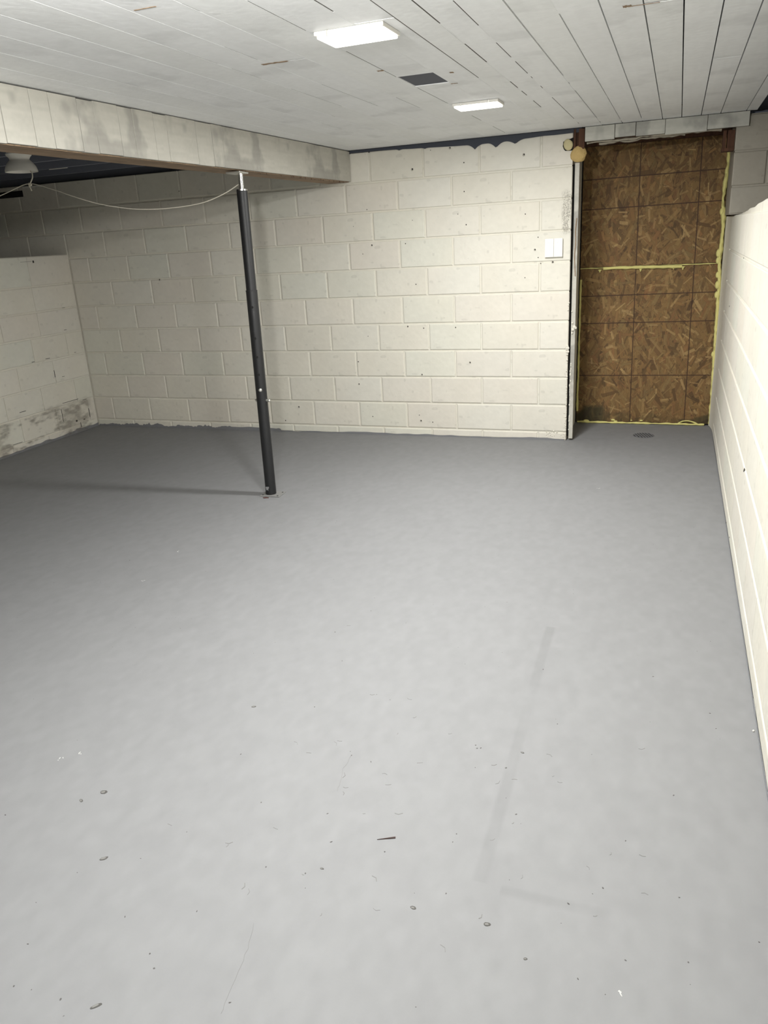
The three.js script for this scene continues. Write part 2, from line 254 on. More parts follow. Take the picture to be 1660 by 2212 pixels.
// floor paint lapped unevenly up the wall bases: thin coats with a ragged upper edge
function paintLap(len, hfn, step = 0.014) {
  const s = new THREE.Shape(); s.moveTo(0, 0); s.lineTo(len, 0); for (let x = len; x > 0; x -= step * rr(0.5, 1.5)) s.lineTo(x, Math.max(0.002, hfn(x))); s.closePath();
  const g = new THREE.ExtrudeGeometry(s, { depth: 0.002, bevelEnabled: false }); return metreUV(g, 1);
}
const ragged = (base, amp, sd) => (x) => base + amp * perlin.noise(x * 2.2, sd, 0.3) + amp * 0.7 * perlin.noise(x * 9, sd + 5, 0.7) + (perlin.noise(x * 4.1, sd + 9, 0) > 0.3 ? 0.012 * rnd() : 0);
structure('trim_2', 'ragged edge of grey floor paint lapped onto the back wall', 'paint edge', paintLap(4.27, (x) => ragged(0.012, 0.012, 1)(x) + (x < 1.9 ? 0.011 + 0.01 * Math.sign(perlin.noise(x * 7, 4, 2)) * rnd() : 0)).translate(-0.6, 0, 0.0002), floorPaint);
structure('trim_3', 'ragged edge of grey floor paint lapped onto the left wall', 'paint edge', paintLap(3.2, (x) => ragged(0.024, 0.02, 14)(x) + (x > 2.9 ? 0.01 : 0)).rotateY(Math.PI / 2).translate(-0.6098, 0, 3.2), floorPaint);
structure('trim_4', 'thin edge of grey floor paint lapped onto the right wall', 'paint edge', paintLap(5.2, ragged(0.007, 0.006, 27)).rotateY(-Math.PI / 2).translate(4.7098, 0, -0.2), floorPaint);
// grime along the foot of the left wall
{
  const g1 = fbm(5, 5, 1201), g2 = fbm(22, 3, 1207);
  const alpha = dataTex(512, 256, (u, v) => { const q = g1(u, v * 0.5), r = g2(u, v * 0.5); const edge = ramp(0, 0.06, u) * ramp(1, 0.94, u) * ramp(1, 0.8, v); const a = 235 * edge * ramp(0.44, 0.56, q * 0.75 + r * 0.25 + 0.06 * (0.5 - v)) * (0.35 + 0.65 * ramp(0.35, 0.7, r)); return [a, a, a]; }, false);
  alpha.wrapS = alpha.wrapT = THREE.ClampToEdgeWrapping;
  const pg = new THREE.PlaneGeometry(1.5, 0.3); pg.rotateY(Math.PI / 2);
  const m = part('grime_stain', pg, new THREE.MeshStandardMaterial({ color: rgb(142, 135, 123), roughness: 0.9, transparent: true, opacity: 0.5, alphaMap: alpha }), wallLeft); m.position.set(-0.6072, 0.155, 0.78);
  const al2 = dataTex(128, 256, (u, v) => { const q = g1(u * 0.4, v * 0.8), r = g2(u * 0.9, v * 2.3); const e = ramp(0, 0.3, u) * ramp(0, 0.15, v) * ramp(1, 0.85, v); const a = 230 * e * ramp(0.46, 0.56, 0.4 * q + 0.6 * r); return [a, a, a]; }, false);
  al2.wrapS = al2.wrapT = THREE.ClampToEdgeWrapping;
  const p2 = part('mould_stain', new THREE.PlaneGeometry(0.07, 0.3), new THREE.MeshStandardMaterial({ color: rgb(132, 127, 118), roughness: 0.9, transparent: true, opacity: 0.42, alphaMap: al2 }), wallBack); p2.position.set(3.648, 1.6, 0.0012);
}
// dark membrane between wall top and ceiling
{
  const s = new THREE.Shape(), x0 = 2.09, x1 = 3.74; s.moveTo(x0, 2.113); s.lineTo(x1, 2.113); s.lineTo(x1, 2.095);
  const pts = []; for (let x = x1; x > x0; x -= 0.012) { let y = 2.097 - 0.022 * ramp(2.3, 2.95, x) + 0.012 * ramp(3.2, 3.5, x) + 0.0025 * perlin.noise(x * 8, 1, 2); for (const [c, w, d] of [[3.02, 0.06, 0.03], [3.168, 0.062, 0.034], [3.3, 0.07, 0.026], [2.47, 0.03, 0.008], [2.66, 0.03, 0.006]]) { const t = Math.abs(x - c) / w; if (t < 1) y -= d * (1 - t) * (1 - t); } pts.push([x, y]); }
  for (const [x, y] of pts) s.lineTo(x, y); s.lineTo(x0, 2.09); s.closePath();
  single('sill_membrane', 'dark scalloped membrane strip between block wall and white ceiling', 'membrane', new THREE.ExtrudeGeometry(s, { depth: 0.004, bevelEnabled: false }), gasketMat, [0, 0, 0.0004]);
}

// ---------------------------------------------------------------- ceiling boards
const CY = 2.115;
const ceiling = structure('ceiling', 'white painted board ceiling with dark gaps between the boards', 'ceiling', merge([box(1.95, 4.785, CY + 0.022, CY + 0.03, 0.35, 0.39), box(1.95, 4.785, CY + 0.022, CY + 0.03, ZF - 0.4, ZF - 0.36)]), darkWood);
{
  const edges = [1.93, 2.18, 2.336, 2.49, 2.645, 2.801, 2.947, 3.10, 3.258, 3.414, 3.545, 3.645, 3.745, 3.871, 3.995, 4.118, 4.239, 4.352, 4.465, 4.577, 4.722, 4.785];
  const cuts = { 8: [[2.115, 2.365, 'open']], 6: [[2.893, 2.901]], 12: [[0.62, 0.624]], 15: [[0.93, 0.9335]], 16: [[2.947, 2.957]], 9: [[1.62, 1.624], [3.225, 3.229]], 10: [[1.72, 1.723]], 3: [[2.2, 2.203]], 18: [[1.9, 1.903]] };
  const boardGeo = (w, len, v) => { const g = new THREE.BoxGeometry(w, 0.02, len); g.translate(0, 0.01, 0); return metreUV(g, 1.3, v * 0.31, v * 0.53); };
  const fill = [], dirt = [];
  const sooty = { 1: [[2.63, 2.78]], 2: [[2.02, 2.56], [2.78, 3.08]], 3: [[1.1, 1.4]], 4: [[1.5, 1.62]], 5: [[1.8, 2.41], [2.67, 2.9], [3.0, 3.25]], 6: [[1.74, 2.42], [2.97, 3.55]], 7: [[1.32, 1.91], [3.58, 3.69]], 8: [[0.14, 1.07], [1.57, 2.08], [2.37, 2.95], [3.23, 3.6]], 9: [[3.38, 3.53]], 10: [[2.13, 3.43]], 11: [[1.1, 1.96], [2.42, 2.77], [3.08, 3.37]], 12: [[0.22, 2.5], [2.5, 3.3]] };
  for (let i = 0; i + 1 < edges.length; i++) {
    const gap = i >= 8 ? 0.0044 : 0.0034, x0 = edges[i] + gap / 2, x1 = edges[i + 1] - gap / 2, stops = [0.012, ...(cuts[i] ?? []).flatMap(([a, b]) => [a, b]), ZF - 0.01];
    for (let k = 0; k < stops.length; k += 2) { const m = part('board', boardGeo(x1 - x0, stops[k + 1] - stops[k], i), ceilMats[i % 3], ceiling); m.position.set((x0 + x1) / 2, CY + (i > 8 ? rr(-0.0006, 0.0006) : 0), (stops[k] + stops[k + 1]) / 2); }
    // old paint bridges stretches of the gap
    if (i === 0) continue;
    const soot = sooty[i];
    if (soot) {   // joints painted over, with grimy stretches left open
      let z = 0.02; const add = (a, b) => { if (b - a > 0.004) fill.push(box(edges[i] - 0.0023, edges[i] + 0.0023, CY + 0.0003, CY + 0.008, a, b, 1.3)); };
      for (const [a, b] of soot) { add(z, a); let t = a; while (t < b) { const l = Math.min(b - t, rr(0.04, 0.26)); if (rnd() < 0.74) dirt.push(box(edges[i] - 0.0022, edges[i] + 0.0022, CY + 0.0008, CY + 0.008, t, t + l)); else add(t, t + l); t += l; } z = b; }
      add(z, 6.6);
    } else { const open = i >= 15 ? 0.88 : 0.72; let z = 0.03; while (z < 6.5) { const n = perlin.noise(z * 1.7, i * 5.1, 0.4) * 0.9 + 0.5 + rr(-0.18, 0.18), len = rr(0.03, 0.2); if (n > open) fill.push(box(edges[i] - 0.0026, edges[i] + 0.0026, CY + 0.0008, CY + 0.008, z, z + len, 1.3)); z += len; } }
  }
  const dm = part('grimy_gap', merge(dirt), new THREE.MeshStandardMaterial({ color: rgb(74, 70, 66), roughness: 0.95 }), ceiling); dm.userData.kind = 'stuff';
  const f = part('paint_bridge', merge(fill), ceilMats[0], ceiling); f.userData.kind = 'stuff';
  // bare wood where the paint has torn off
  const tg = []; const tear = (xa, xb, z, w, t = 0) => { const s = new THREE.Shape(), n = 9; for (let i = 0; i <= n; i++) { const x = xa + (xb - xa) * i / n; s[i ? 'lineTo' : 'moveTo'](x, -w / 2 * rr(0.4, 1) + t * i / n); } for (let i = n; i >= 0; i--) { const x = xa + (xb - xa) * i / n; s.lineTo(x, w / 2 * rr(0.4, 1) + t * i / n); } const g = new THREE.ExtrudeGeometry(s, { depth: 0.0008, bevelEnabled: false }); g.rotateX(Math.PI / 2); tg.push(g.translate(0, CY - 0.0006, z)); };
  tear(2.925, 3.028, 2.897, 0.022); tear(4.18, 4.205, 2.957, 0.03); tear(4.205, 4.285, 2.95, 0.008); tear(3.235, 3.262, 2.53, 0.02); tear(3.47, 3.485, 2.32, 0.03); tear(3.41, 3.44, 2.08, 0.01); tear(2.96, 3.03, 3.69, 0.007);
  const t = part('bare_wood_patch', merge(tg), rawWood, ceiling); t.userData.kind = 'stuff';
}
// square opening cut through one ceiling board, closed by a slate grey panel above
{
  const o = thing('ceiling_hatch', 'slate grey panel set in a square cut-out between the two ceiling lights', 'hatch', [3.336, CY, 2.24]);
  part('panel', new RoundedBoxGeometry(0.15, 0.012, 0.246, 1, 0.001).translate(0, 0.0085, 0), new THREE.MeshStandardMaterial({ color: rgb(84, 87, 95), roughness: 0.8 }), o);
  part('retaining_strip', box(-0.074, 0.074, 0.016, 0.022, -0.02, 0.02), darkWood, o);
}
// ---------------------------------------------------------------- lights
const glow = new THREE.MeshStandardMaterial({ color: 0xffffff, emissive: 0xfffaf2, emissiveIntensity: 3.2, roughness: 0.5 });
LAMP_Z.forEach((z, i) => {
  const o = thing('ceiling_light', ['lit rectangular ceiling panel light nearest the block wall', 'lit rectangular ceiling panel light hanging slightly askew nearest the viewer'][i], 'light', [LAMP_X, CY, z], 'panel lights in the white ceiling');
  part('frame', new RoundedBoxGeometry(0.232, 0.012, 0.156, 2, 0.003).translate(0, -0.0064, 0), plasticMat, o);
  part('diffuser', new RoundedBoxGeometry(0.218, 0.008, 0.142, 2, 0.003).translate(0, -0.0164, 0), glow, o);
  for (const s of [-1, 1]) part('spring_clip', box(s * 0.07 - 0.002, s * 0.07 + 0.002, -0.018, -0.001, 0.0782, 0.0812), zinc, o);
  if (i === 1) o.rotation.y = -0.02;
  const l = new THREE.RectAreaLight(LAMP_COLOR, LAMP_RADIANCE * 1.13, 0.212, 0.136); l.position.set(0, -0.0225, 0); l.rotation.x = -Math.PI / 2; o.add(l); l.name = 'panel_glow';
});

// a bare bulb on the ceiling outside the frame: it washes the boards at the upper left
{
  const o = thing('bare_bulb', 'bare round bulb in a white socket on the ceiling, outside the picture', 'light', [3.5, CY, 4.6]);
  part('socket', new THREE.LatheGeometry([[0, -0.001], [0.055, -0.001], [0.05, -0.02], [0.028, -0.035], [0.024, -0.075], [0, -0.075]].map(([r, y]) => new THREE.Vector2(r, y)), 28), plasticMat, o);
  part('bulb', new THREE.SphereGeometry(0.05, 24, 16).translate(0, -0.125, 0), new THREE.MeshStandardMaterial({ color: 0xffffff, emissive: 0xfffefa, emissiveIntensity: 3, roughness: 0.4 }), o);
  const l = new THREE.PointLight(0xfffefb, BULB_CANDELA); l.position.set(0, -0.125, 0); l.shadow.radius = 2.5; l.castShadow = true; o.add(l); l.name = 'bulb_glow';
}
// ---------------------------------------------------------------- joists and beam on the left
const nth = ['nearest', 'second from', 'third from', 'fourth from', 'fifth from', 'sixth from', 'seventh from', 'eighth from', 'ninth from'];
for (let k = 0; k < 9; k++) { const z = 0.14 + k * 0.4064; single('floor_joist', `dark exposed floor joist left of the white beam, ${nth[k]} the back wall`, 'joist', box(XL + 0.01, 1.9, CY + 0.0235, 2.359, -0.019, 0.019), joistMat, [0, 0, z], 'exposed floor joists'); }
{
  const bm = thing('support_beam', 'long white clad beam under the ceiling resting on the black post', 'beam', [2.09, 0, 0.008]); bm.rotation.y = -0.022;
  part('core', box(-0.185, -0.0195, 1.904, 2.1, 0, ZF - 0.03, 0.8), rawWood, bm);
  const js = [0, 0.62, 1.72, 1.823, 1.97, 2.215, 2.315, 2.466, 2.567, 2.723, 2.82, 2.98, 3.08, 3.231, 3.38, 3.49, 3.65, 3.79, 3.96, 4.1, 4.26, 4.4, 4.58, 4.75, 4.9, 5.05, 5.3, 5.6, 6.0, 6.5, ZF - 0.03];
  for (let i = 0; i + 1 < js.length; i++) { const g = i < 2 ? 0.0005 : rr(0.002, 0.0042), len = js[i + 1] - js[i] - g, h = 0.202 + rr(-0.002, 0.002); const geo = new RoundedBoxGeometry(0.018, h, len, 1, 0.0015); metreUV(geo, 1.1, (js[i] + js[i + 1]) / 2.2, 0.2); const m = part('cladding_board', geo, claddingMat, bm); m.position.set(-0.010 + rr(-0.0008, 0.0002), 1.9065 + h / 2 + rr(-0.001, 0.002), (js[i] + js[i + 1]) / 2); }
  // frayed slivers along the lower edge
  const sg = []; for (let i = 0; i < 26; i++) sg.push(new THREE.ConeGeometry(0.002, rr(0.006, 0.02), 4).rotateX(Math.PI + rr(-0.5, 0.5)).translate(-0.012, 1.896, rr(0.1, 1.6))); 
  const s = part('splinter', merge(sg), darkWood, bm); s.userData.kind = 'stuff';
}
// lamp canopy with its cord, hung between joist and post
const clothesline = [[0.285, 1.89], [0.431, 1.926], [0.506, 1.942], [0.565, 1.94], [0.73, 1.892], [0.892, 1.836], [1.049, 1.791], [1.207, 1.76], [1.309, 1.746], [1.521, 1.737], [1.778, 1.754], [1.932, 1.796], [2.018, 1.833]];
{
  const o = thing('lamp_canopy', 'white bell shaped lamp canopy hanging under the dark joists', 'lamp holder', [0.45, 2.02, 1.5]);
  const prof = [[0.098, 0], [0.097, 0.012], [0.09, 0.032], [0.078, 0.05], [0.064, 0.064], [0.058, 0.07], [0.06, 0.078], [0.066, 0.086], [0.076, 0.096], [0.078, 0.104], [0.074, 0.106]];
  const inner = prof.map(([r, y]) => [r - 0.004, y]).reverse();
  part('bell', new THREE.LatheGeometry([...prof, ...inner].map(([r, y]) => new THREE.Vector2(r, y)), 32), plasticMat, o);
  part('socket', new THREE.CylinderGeometry(0.022, 0.024, 0.05, 16).translate(0, 0.07, 0), voidMat, o);
  part('mounting_plate', new THREE.CylinderGeometry(0.07, 0.07, 0.012, 24).translate(0, 0.112, 0), plasticMat, o);
  const cord = single('pull_cord', 'short white cord from the canopy knotted over the long wire', 'cord', new THREE.TubeGeometry(new THREE.CatmullRomCurve3([[0.536, 2.022, 1.52], [0.556, 2.0, 1.53], [0.56, 1.975, 1.54], [0.55, 1.953, 1.548], [0.544, 1.94, 1.553], [0.54, 1.93, 1.557], [0.548, 1.915, 1.558], [0.55, 1.9, 1.556]].map((p) => new THREE.Vector3(...p))), 30, 0.0042, 6), cordMat);
  part('knot', new THREE.TorusKnotGeometry(0.007, 0.0035, 40, 6).translate(0.544, 1.937, 1.553), cordMat, cord);
  const pts = [[-0.5, 1.74, 1.55], ...clothesline.map(([x, y]) => [x, y, 1.55])];
  single('sagging_wire', 'thin white wire sagging from the canopy to the black post', 'wire', new THREE.TubeGeometry(new THREE.CatmullRomCurve3(pts.map((p) => new THREE.Vector3(...p))), 120, 0.0027, 6), cordMat);
  single('cable_stub', 'short white strip fixed under a dark joist right of the canopy', 'strip', new RoundedBoxGeometry(0.17, 0.006, 0.012, 1, 0.002), plasticMat, [-0.08, 2.1345, 0.546]);
  single('cable_stub', 'thicker white strip under the dark joists behind the cord knot', 'strip', new RoundedBoxGeometry(0.2, 0.014, 0.016, 1, 0.003), plasticMat, [-0.83, 2.08, 0.03]);
  single('wall_top_gap', 'small black hollow at the top of the back wall, far left', 'gap', box(-0.3, 0.22, -0.03, 0.02, 0, 0.004), voidMat, [-1.19, 2.04, 0.0006]);
}
// ---------------------------------------------------------------- adjustable steel post
{
  const o = thing('steel_post', 'black telescoping steel support post under the white beam', 'post', [2.04, 0, 1.6]);
  const lean = new THREE.Group();
  const tilt = (g) => { g.applyMatrix4(new THREE.Matrix4().makeRotationX(-0.022)); return g; };
  const tube = (r, ri, y0, y1) => tilt(new THREE.LatheGeometry([[ri, y0], [r, y0], [r, y1], [ri, y1], [ri, y0]].map(([a, b]) => new THREE.Vector2(a, b)), 40));
  const sharp = (g) => { const q = g.toNonIndexed(); q.computeVertexNormals(); return q; };
  const base = part('base_plate', new RoundedBoxGeometry(0.135, 0.006, 0.105, 2, 0.002).rotateY(0.05).translate(0.012, 0.0032, 0), new THREE.MeshStandardMaterial({ color: rgb(124, 124, 122), roughness: 0.6, metalness: 0.1 }), o);
  for (const [x, z] of [[-0.04, -0.036], [-0.04, 0.036], [0.064, -0.036], [0.064, 0.036]]) part('bolt_hole', new THREE.CylinderGeometry(0.006, 0.006, 0.0012, 12).translate(x, 0.0064, z), voidMat, base);
  const cyl = (r, y0, y1, seg = 40) => tilt(new THREE.CylinderGeometry(r, r, y1 - y0, seg).translate(0, (y0 + y1) / 2, 0));
  const lower = part('lower_tube', cyl(0.0335, 0.006, 1.255), blackPaint, o);
  const upper = part('upper_tube', cyl(0.0305, 1.2552, 1.797), blackPaint, o);
  part('seam', tilt(new THREE.CylinderGeometry(0.0342, 0.0342, 0.006, 40).translate(0, 1.252, 0)), blackPaint, o);
  for (const y of [0.765, 0.87, 0.98, 1.16]) part('pin_hole', tilt(new THREE.CylinderGeometry(0.0075, 0.0075, 0.002, 14).rotateX(Math.PI / 2).rotateY(0.35).translate(0.0335 * Math.sin(0.35) * 0.985, y, 0.0335 * Math.cos(0.35) * 0.985)), voidMat, lower);
  part('bolt', tilt(new THREE.SphereGeometry(0.011, 16, 10).scale(1, 1, 0.6).rotateY(0.35).translate(0.0335 * Math.sin(0.35), 0.672, 0.0335 * Math.cos(0.35))), zinc, o);
  part('pin', tilt(new THREE.CapsuleGeometry(0.0085, 0.094, 4, 12).rotateZ(Math.PI / 2).rotateY(-0.1).translate(0.004, 0.604, 0)), zinc, o);
  part('collar', tilt(new THREE.CylinderGeometry(0.0315, 0.0315, 0.008, 32).translate(0, 1.801, 0)), chrome, o);
  { const gs = [new THREE.CylinderGeometry(0.0135, 0.0135, 0.085, 20).translate(0, 1.846, 0)]; for (let y = 1.81; y < 1.885; y += 0.006) gs.push(new THREE.TorusGeometry(0.0135, 0.0018, 5, 18).rotateX(Math.PI / 2).translate(0, y, 0)); part('screw_rod', tilt(merge(gs)), chrome, o); }
  part('top_plate', tilt(new RoundedBoxGeometry(0.09, 0.008, 0.1, 1, 0.002).translate(-0.02, 1.892, 0)), zinc, o);
  part('paint_splash', tilt(flake(0.014, 0.02, 0.001, 11, 0.6).rotateX(Math.PI / 2).rotateY(0.1).translate(-0.004, 0.05, 0.0335)), floorMat, o);
}
// ---------------------------------------------------------------- boarded doorway
const OZ = -0.6;
const strandMaps = (() => {
  const W = 1024, HH = 2048, cv = document.createElement('canvas'); cv.width = W; cv.height = HH; const c = cv.getContext('2d');
  const bv = document.createElement('canvas'); bv.width = 512; bv.height = 1024; const b = bv.getContext('2d');
  c.fillStyle = 'rgb(146,118,74)'; c.fillRect(0, 0, W, HH); b.fillStyle = 'rgb(110,110,110)'; b.fillRect(0, 0, 512, 1024);
  const cols = [[150, 124, 80], [138, 112, 70], [160, 134, 90], [126, 100, 60], [112, 88, 52], [144, 114, 72], [154, 122, 78], [134, 104, 64], [142, 106, 68], [100, 76, 44], [148, 126, 84]], lightCols = [[190, 164, 118], [178, 150, 104], [198, 172, 122]];
  const strand = (x, y, len, wd, a, q, al) => {
    const j = [rr(0.3, 1), rr(0.5, 1), rr(0.3, 1), rr(0.5, 1)];
    const path = (ctx, s, edge) => { ctx.save(); ctx.translate(x * s, y * s); ctx.rotate(a); ctx.beginPath(); ctx.moveTo(-len / 2 * s, -wd / 2 * s * j[0]); ctx.lineTo(len / 2 * s * 0.85, -wd / 2 * s * j[1]); ctx.lineTo(len / 2 * s, wd / 2 * s * j[2]); ctx.lineTo(-len / 2 * s * 0.9, wd / 2 * s * j[3]); ctx.closePath(); ctx.fill(); if (edge) ctx.stroke(); ctx.restore(); };
    c.fillStyle = `rgba(${q.map((v) => Math.round(v)).join(',')},${al.toFixed(2)})`; c.strokeStyle = `rgba(64,44,24,${(al * 0.45).toFixed(2)})`; c.lineWidth = 1.2; path(c, 1, true);
    const g = Math.round(rr(60, 200)); b.fillStyle = `rgb(${g},${g},${g})`; path(b, 0.5, false);
  };
  for (let i = 0; i < 2900; i++) { const len = rr(36, 150), k = rr(0.92, 1.12); strand(rnd() * W, rnd() * HH, len, rr(9, 40) * (len < 65 ? 0.7 : 1), rnd() < 0.6 ? Math.PI / 2 + rr(-0.8, 0.8) : rr(-1.6, 1.6), cols[Math.floor(rnd() * cols.length)].map((v) => v * k), rr(0.55, 0.95)); }
  for (let i = 0; i < 240; i++) strand(rnd() * W, rnd() * HH, rr(36, 110), rr(9, 30), rr(-1.6, 1.6), lightCols[i % 3], rr(0.35, 0.8));
  for (let i = 0; i < 900; i++) { c.fillStyle = `rgba(60,42,24,${rr(0.25, 0.7).toFixed(2)})`; c.fillRect(rnd() * W, rnd() * HH, rr(1, 6), rr(2, 16)); }
  // printed nailing grid
  c.strokeStyle = 'rgba(66,42,22,0.82)'; c.lineWidth = 7;
  const X = (x) => (x - 3.65) / 1.05 * W, Yp = (y) => (1 - y / 2.1) * HH;
  for (const x of [4.10, 4.507]) { c.beginPath(); c.moveTo(X(x - 0.012), 0); c.lineTo(X(x + 0.006), HH); c.stroke(); }
  for (const y of [1.826, 1.62, 0.996, 0.79, 0.386]) { c.beginPath(); c.moveTo(0, Yp(y - 0.003)); c.lineTo(W, Yp(y + 0.004)); c.stroke(); }
  // damp wicked up from the floor, with an uneven tide line
  for (let i = 0; i < 900; i++) { const x = rnd() * W, h = (0.055 + 0.05 * perlin.noise(x / 130, 3, 0.5) + 0.02 * rnd()); const w = x < 0.24 * W ? 1.5 : x > 0.78 * W ? 1 : 0.35; c.fillStyle = 'rgba(52,36,22,0.045)'; if (rnd() < w / 1.5) c.fillRect(x - 14, Yp(h * (w > 1 ? 1.5 : 1)), 28, HH); }
  const t = new THREE.CanvasTexture(cv); t.colorSpace = THREE.SRGBColorSpace; const u = new THREE.CanvasTexture(bv); return [t, u];
})();
const strandMat = new THREE.MeshStandardMaterial({ color: rgb(208, 200, 185), map: strandMaps[0], bumpMap: strandMaps[1], bumpScale: 0.0012, roughness: 0.75 });
function strandBoard(name, label, y0, y1) {
  const g = box(3.69, 4.716, y0, y1, OZ - 0.018, OZ), p = g.attributes.position, uv = g.attributes.uv; for (let i = 0; i < p.count; i++) uv.setXY(i, (p.getX(i) - 3.65) / 1.05, p.getY(i) / 2.1);
  const o = single(name, label, 'board', g, strandMat, [0, 0, 0], 'strand boards closing the doorway'); return o;
}
strandBoard('strand_board', 'lower brown strand board closing the doorway, standing on the floor', 0.012, 1.196);
strandBoard('strand_board', 'upper brown strand board closing the doorway, above the foam seam', 1.206, 2.045);
structure('trim_5', 'dark framing inside the doorway recess', 'framing', box(3.684, 4.675, 2.047, 2.1, OZ - 0.04, OZ + 0.03), darkWood);
// spray foam
const FOAMPTS = [[4.692, 0.02], [4.69, 0.254], [4.684, 0.568], [4.676, 0.937], [4.675, 1.068], [4.664, 1.196], [4.666, 1.323], [4.666, 1.509], [4.659, 1.632], [4.663, 1.722], [4.67, 1.825], [4.672, 1.898], [4.672, 1.94]];
const foamX = (y) => { for (let i = 0; i + 1 < FOAMPTS.length; i++) if (y <= FOAMPTS[i + 1][1]) { const t = (y - FOAMPTS[i][1]) / (FOAMPTS[i + 1][1] - FOAMPTS[i][1]); return FOAMPTS[i][0] + t * (FOAMPTS[i + 1][0] - FOAMPTS[i][0]) - 0.005; } return 4.67; };
function foam(pts, r, amp, sd, seg = 90) {
  const curve = new THREE.CatmullRomCurve3(pts.map((p) => new THREE.Vector3(...p))), g = new THREE.TubeGeometry(curve, seg, r, 9), p = g.attributes.position, n = g.attributes.normal;
  for (let i = 0; i < p.count; i++) { const t = Math.floor(i / 10) / seg, len = curve.getLength(); const k = amp * (perlin.noise(t * len * 9, sd, 0) + 0.7 * perlin.noise(t * len * 27, sd + 4, n.getX(i))) ; p.setXYZ(i, p.getX(i) + n.getX(i) * r * k, p.getY(i) + n.getY(i) * r * k, p.getZ(i) + n.getZ(i) * r * k); }
  g.computeVertexNormals(); return metreUV(g, 0.4);
}
{
  const right = FOAMPTS.map(([x, y]) => [x + (y < 1.55 ? 0.006 : 0), y, OZ + 0.018]);
  const r = thing('spray_foam', 'yellow spray foam bead running down the right edge of the strand boards', 'foam', [0, 0, 0], 'spray foam beads in the doorway');
  part('bead', foam(right, 0.013, 0.75, 3, 160), foamMat, r);
  const bl = []; for (const [y, q] of [[1.27, 0.021], [1.22, 0.017], [1.12, 0.016], [1.05, 0.02], [0.98, 0.018], [0.55, 0.014], [1.55, 0.018]]) bl.push(new THREE.IcosahedronGeometry(q, 2).scale(0.9, 1.5, 0.7).translate(foamX(y), y, OZ + 0.02));
  for (const g of bl) part('foam_bulge', metreUV(g, 0.4), foamMat, r);
  const seam = thing('spray_foam', 'yellow spray foam bead along the horizontal seam between the strand boards', 'foam', [0, 0, 0], 'spray foam beads in the doorway');
  const sp = []; for (let x = 3.69; x <= 4.66; x += 0.04) sp.push([x, 1.2 + 0.003 * perlin.noise(x * 14, 5, 0), OZ + 0.006]);
  part('bead', foam(sp, 0.0042, 0.7, 8, 110), foamMat, seam);
  const fat = []; for (let x = 3.86; x <= 4.43; x += 0.035) fat.push([x, 1.197 - 0.006 * Math.max(0, perlin.noise(x * 12, 9, 0)) - 0.008 * ramp(4.0, 4.4, x), OZ + 0.012]);
  part('thick_bead', foam(fat, 0.012, 0.6, 12, 90), foamMat, seam);
  const dr = []; for (const [x, l] of [[4.13, 0.024], [3.835, 0.02], [4.36, 0.018], [4.425, 0.024]]) dr.push(new THREE.LatheGeometry([[0, -l], [0.003, -l + 0.001], [0.005, -l * 0.6], [0.011, -l * 0.25], [0.018, 0], [0, 0.004]].map(([r, y]) => new THREE.Vector2(r, y)), 14).scale(1, 1, 0.5).translate(x, 1.187, OZ + 0.011));
  for (const g of dr) part('drip', metreUV(g, 0.4), foamMat, seam);
  const bot = thing('spray_foam', 'ragged yellow spray foam bead at the foot of the strand board', 'foam', [0, 0, 0], 'spray foam beads in the doorway');
  const bp = []; for (let x = 3.7; x <= 4.68; x += 0.03) bp.push([x, 0.009 + 0.004 * perlin.noise(x * 17, 7, 0), OZ + 0.013]);
  part('bead', foam(bp, 0.0075, 0.9, 21, 120), foamMat, bot);
  part('curl', foam([[4.47, 0.012, OZ + 0.01], [4.5, 0.03, OZ + 0.008], [4.54, 0.034, OZ + 0.006], [4.58, 0.026, OZ + 0.01], [4.61, 0.012, OZ + 0.012]], 0.006, 0.6, 5, 30), foamMat, bot);
  for (const [x, y, q] of [[3.77, 0.016, 0.018], [3.98, 0.03, 0.012], [4.0, 0.018, 0.011], [4.12, 0.03, 0.006], [4.195, 0.03, 0.009]]) part('foam_tuft', metreUV(new THREE.IcosahedronGeometry(q, 1).scale(1.4, 0.7, 0.5).translate(x, y, OZ + 0.012), 0.4), foamMat, bot);
  const lf = []; for (let y = 0.1; y <= 1.18; y += 0.06) lf.push([3.698 + 0.003 * perlin.noise(y * 6, 8, 0), y, OZ + 0.026]);
  const left = thing('spray_foam', 'narrow yellow spray foam bead behind the white jamb strip', 'foam', [0, 0, 0], 'spray foam beads in the doorway'); part('bead', foam(lf, 0.008, 0.5, 31, 100), foamMat, left);
}
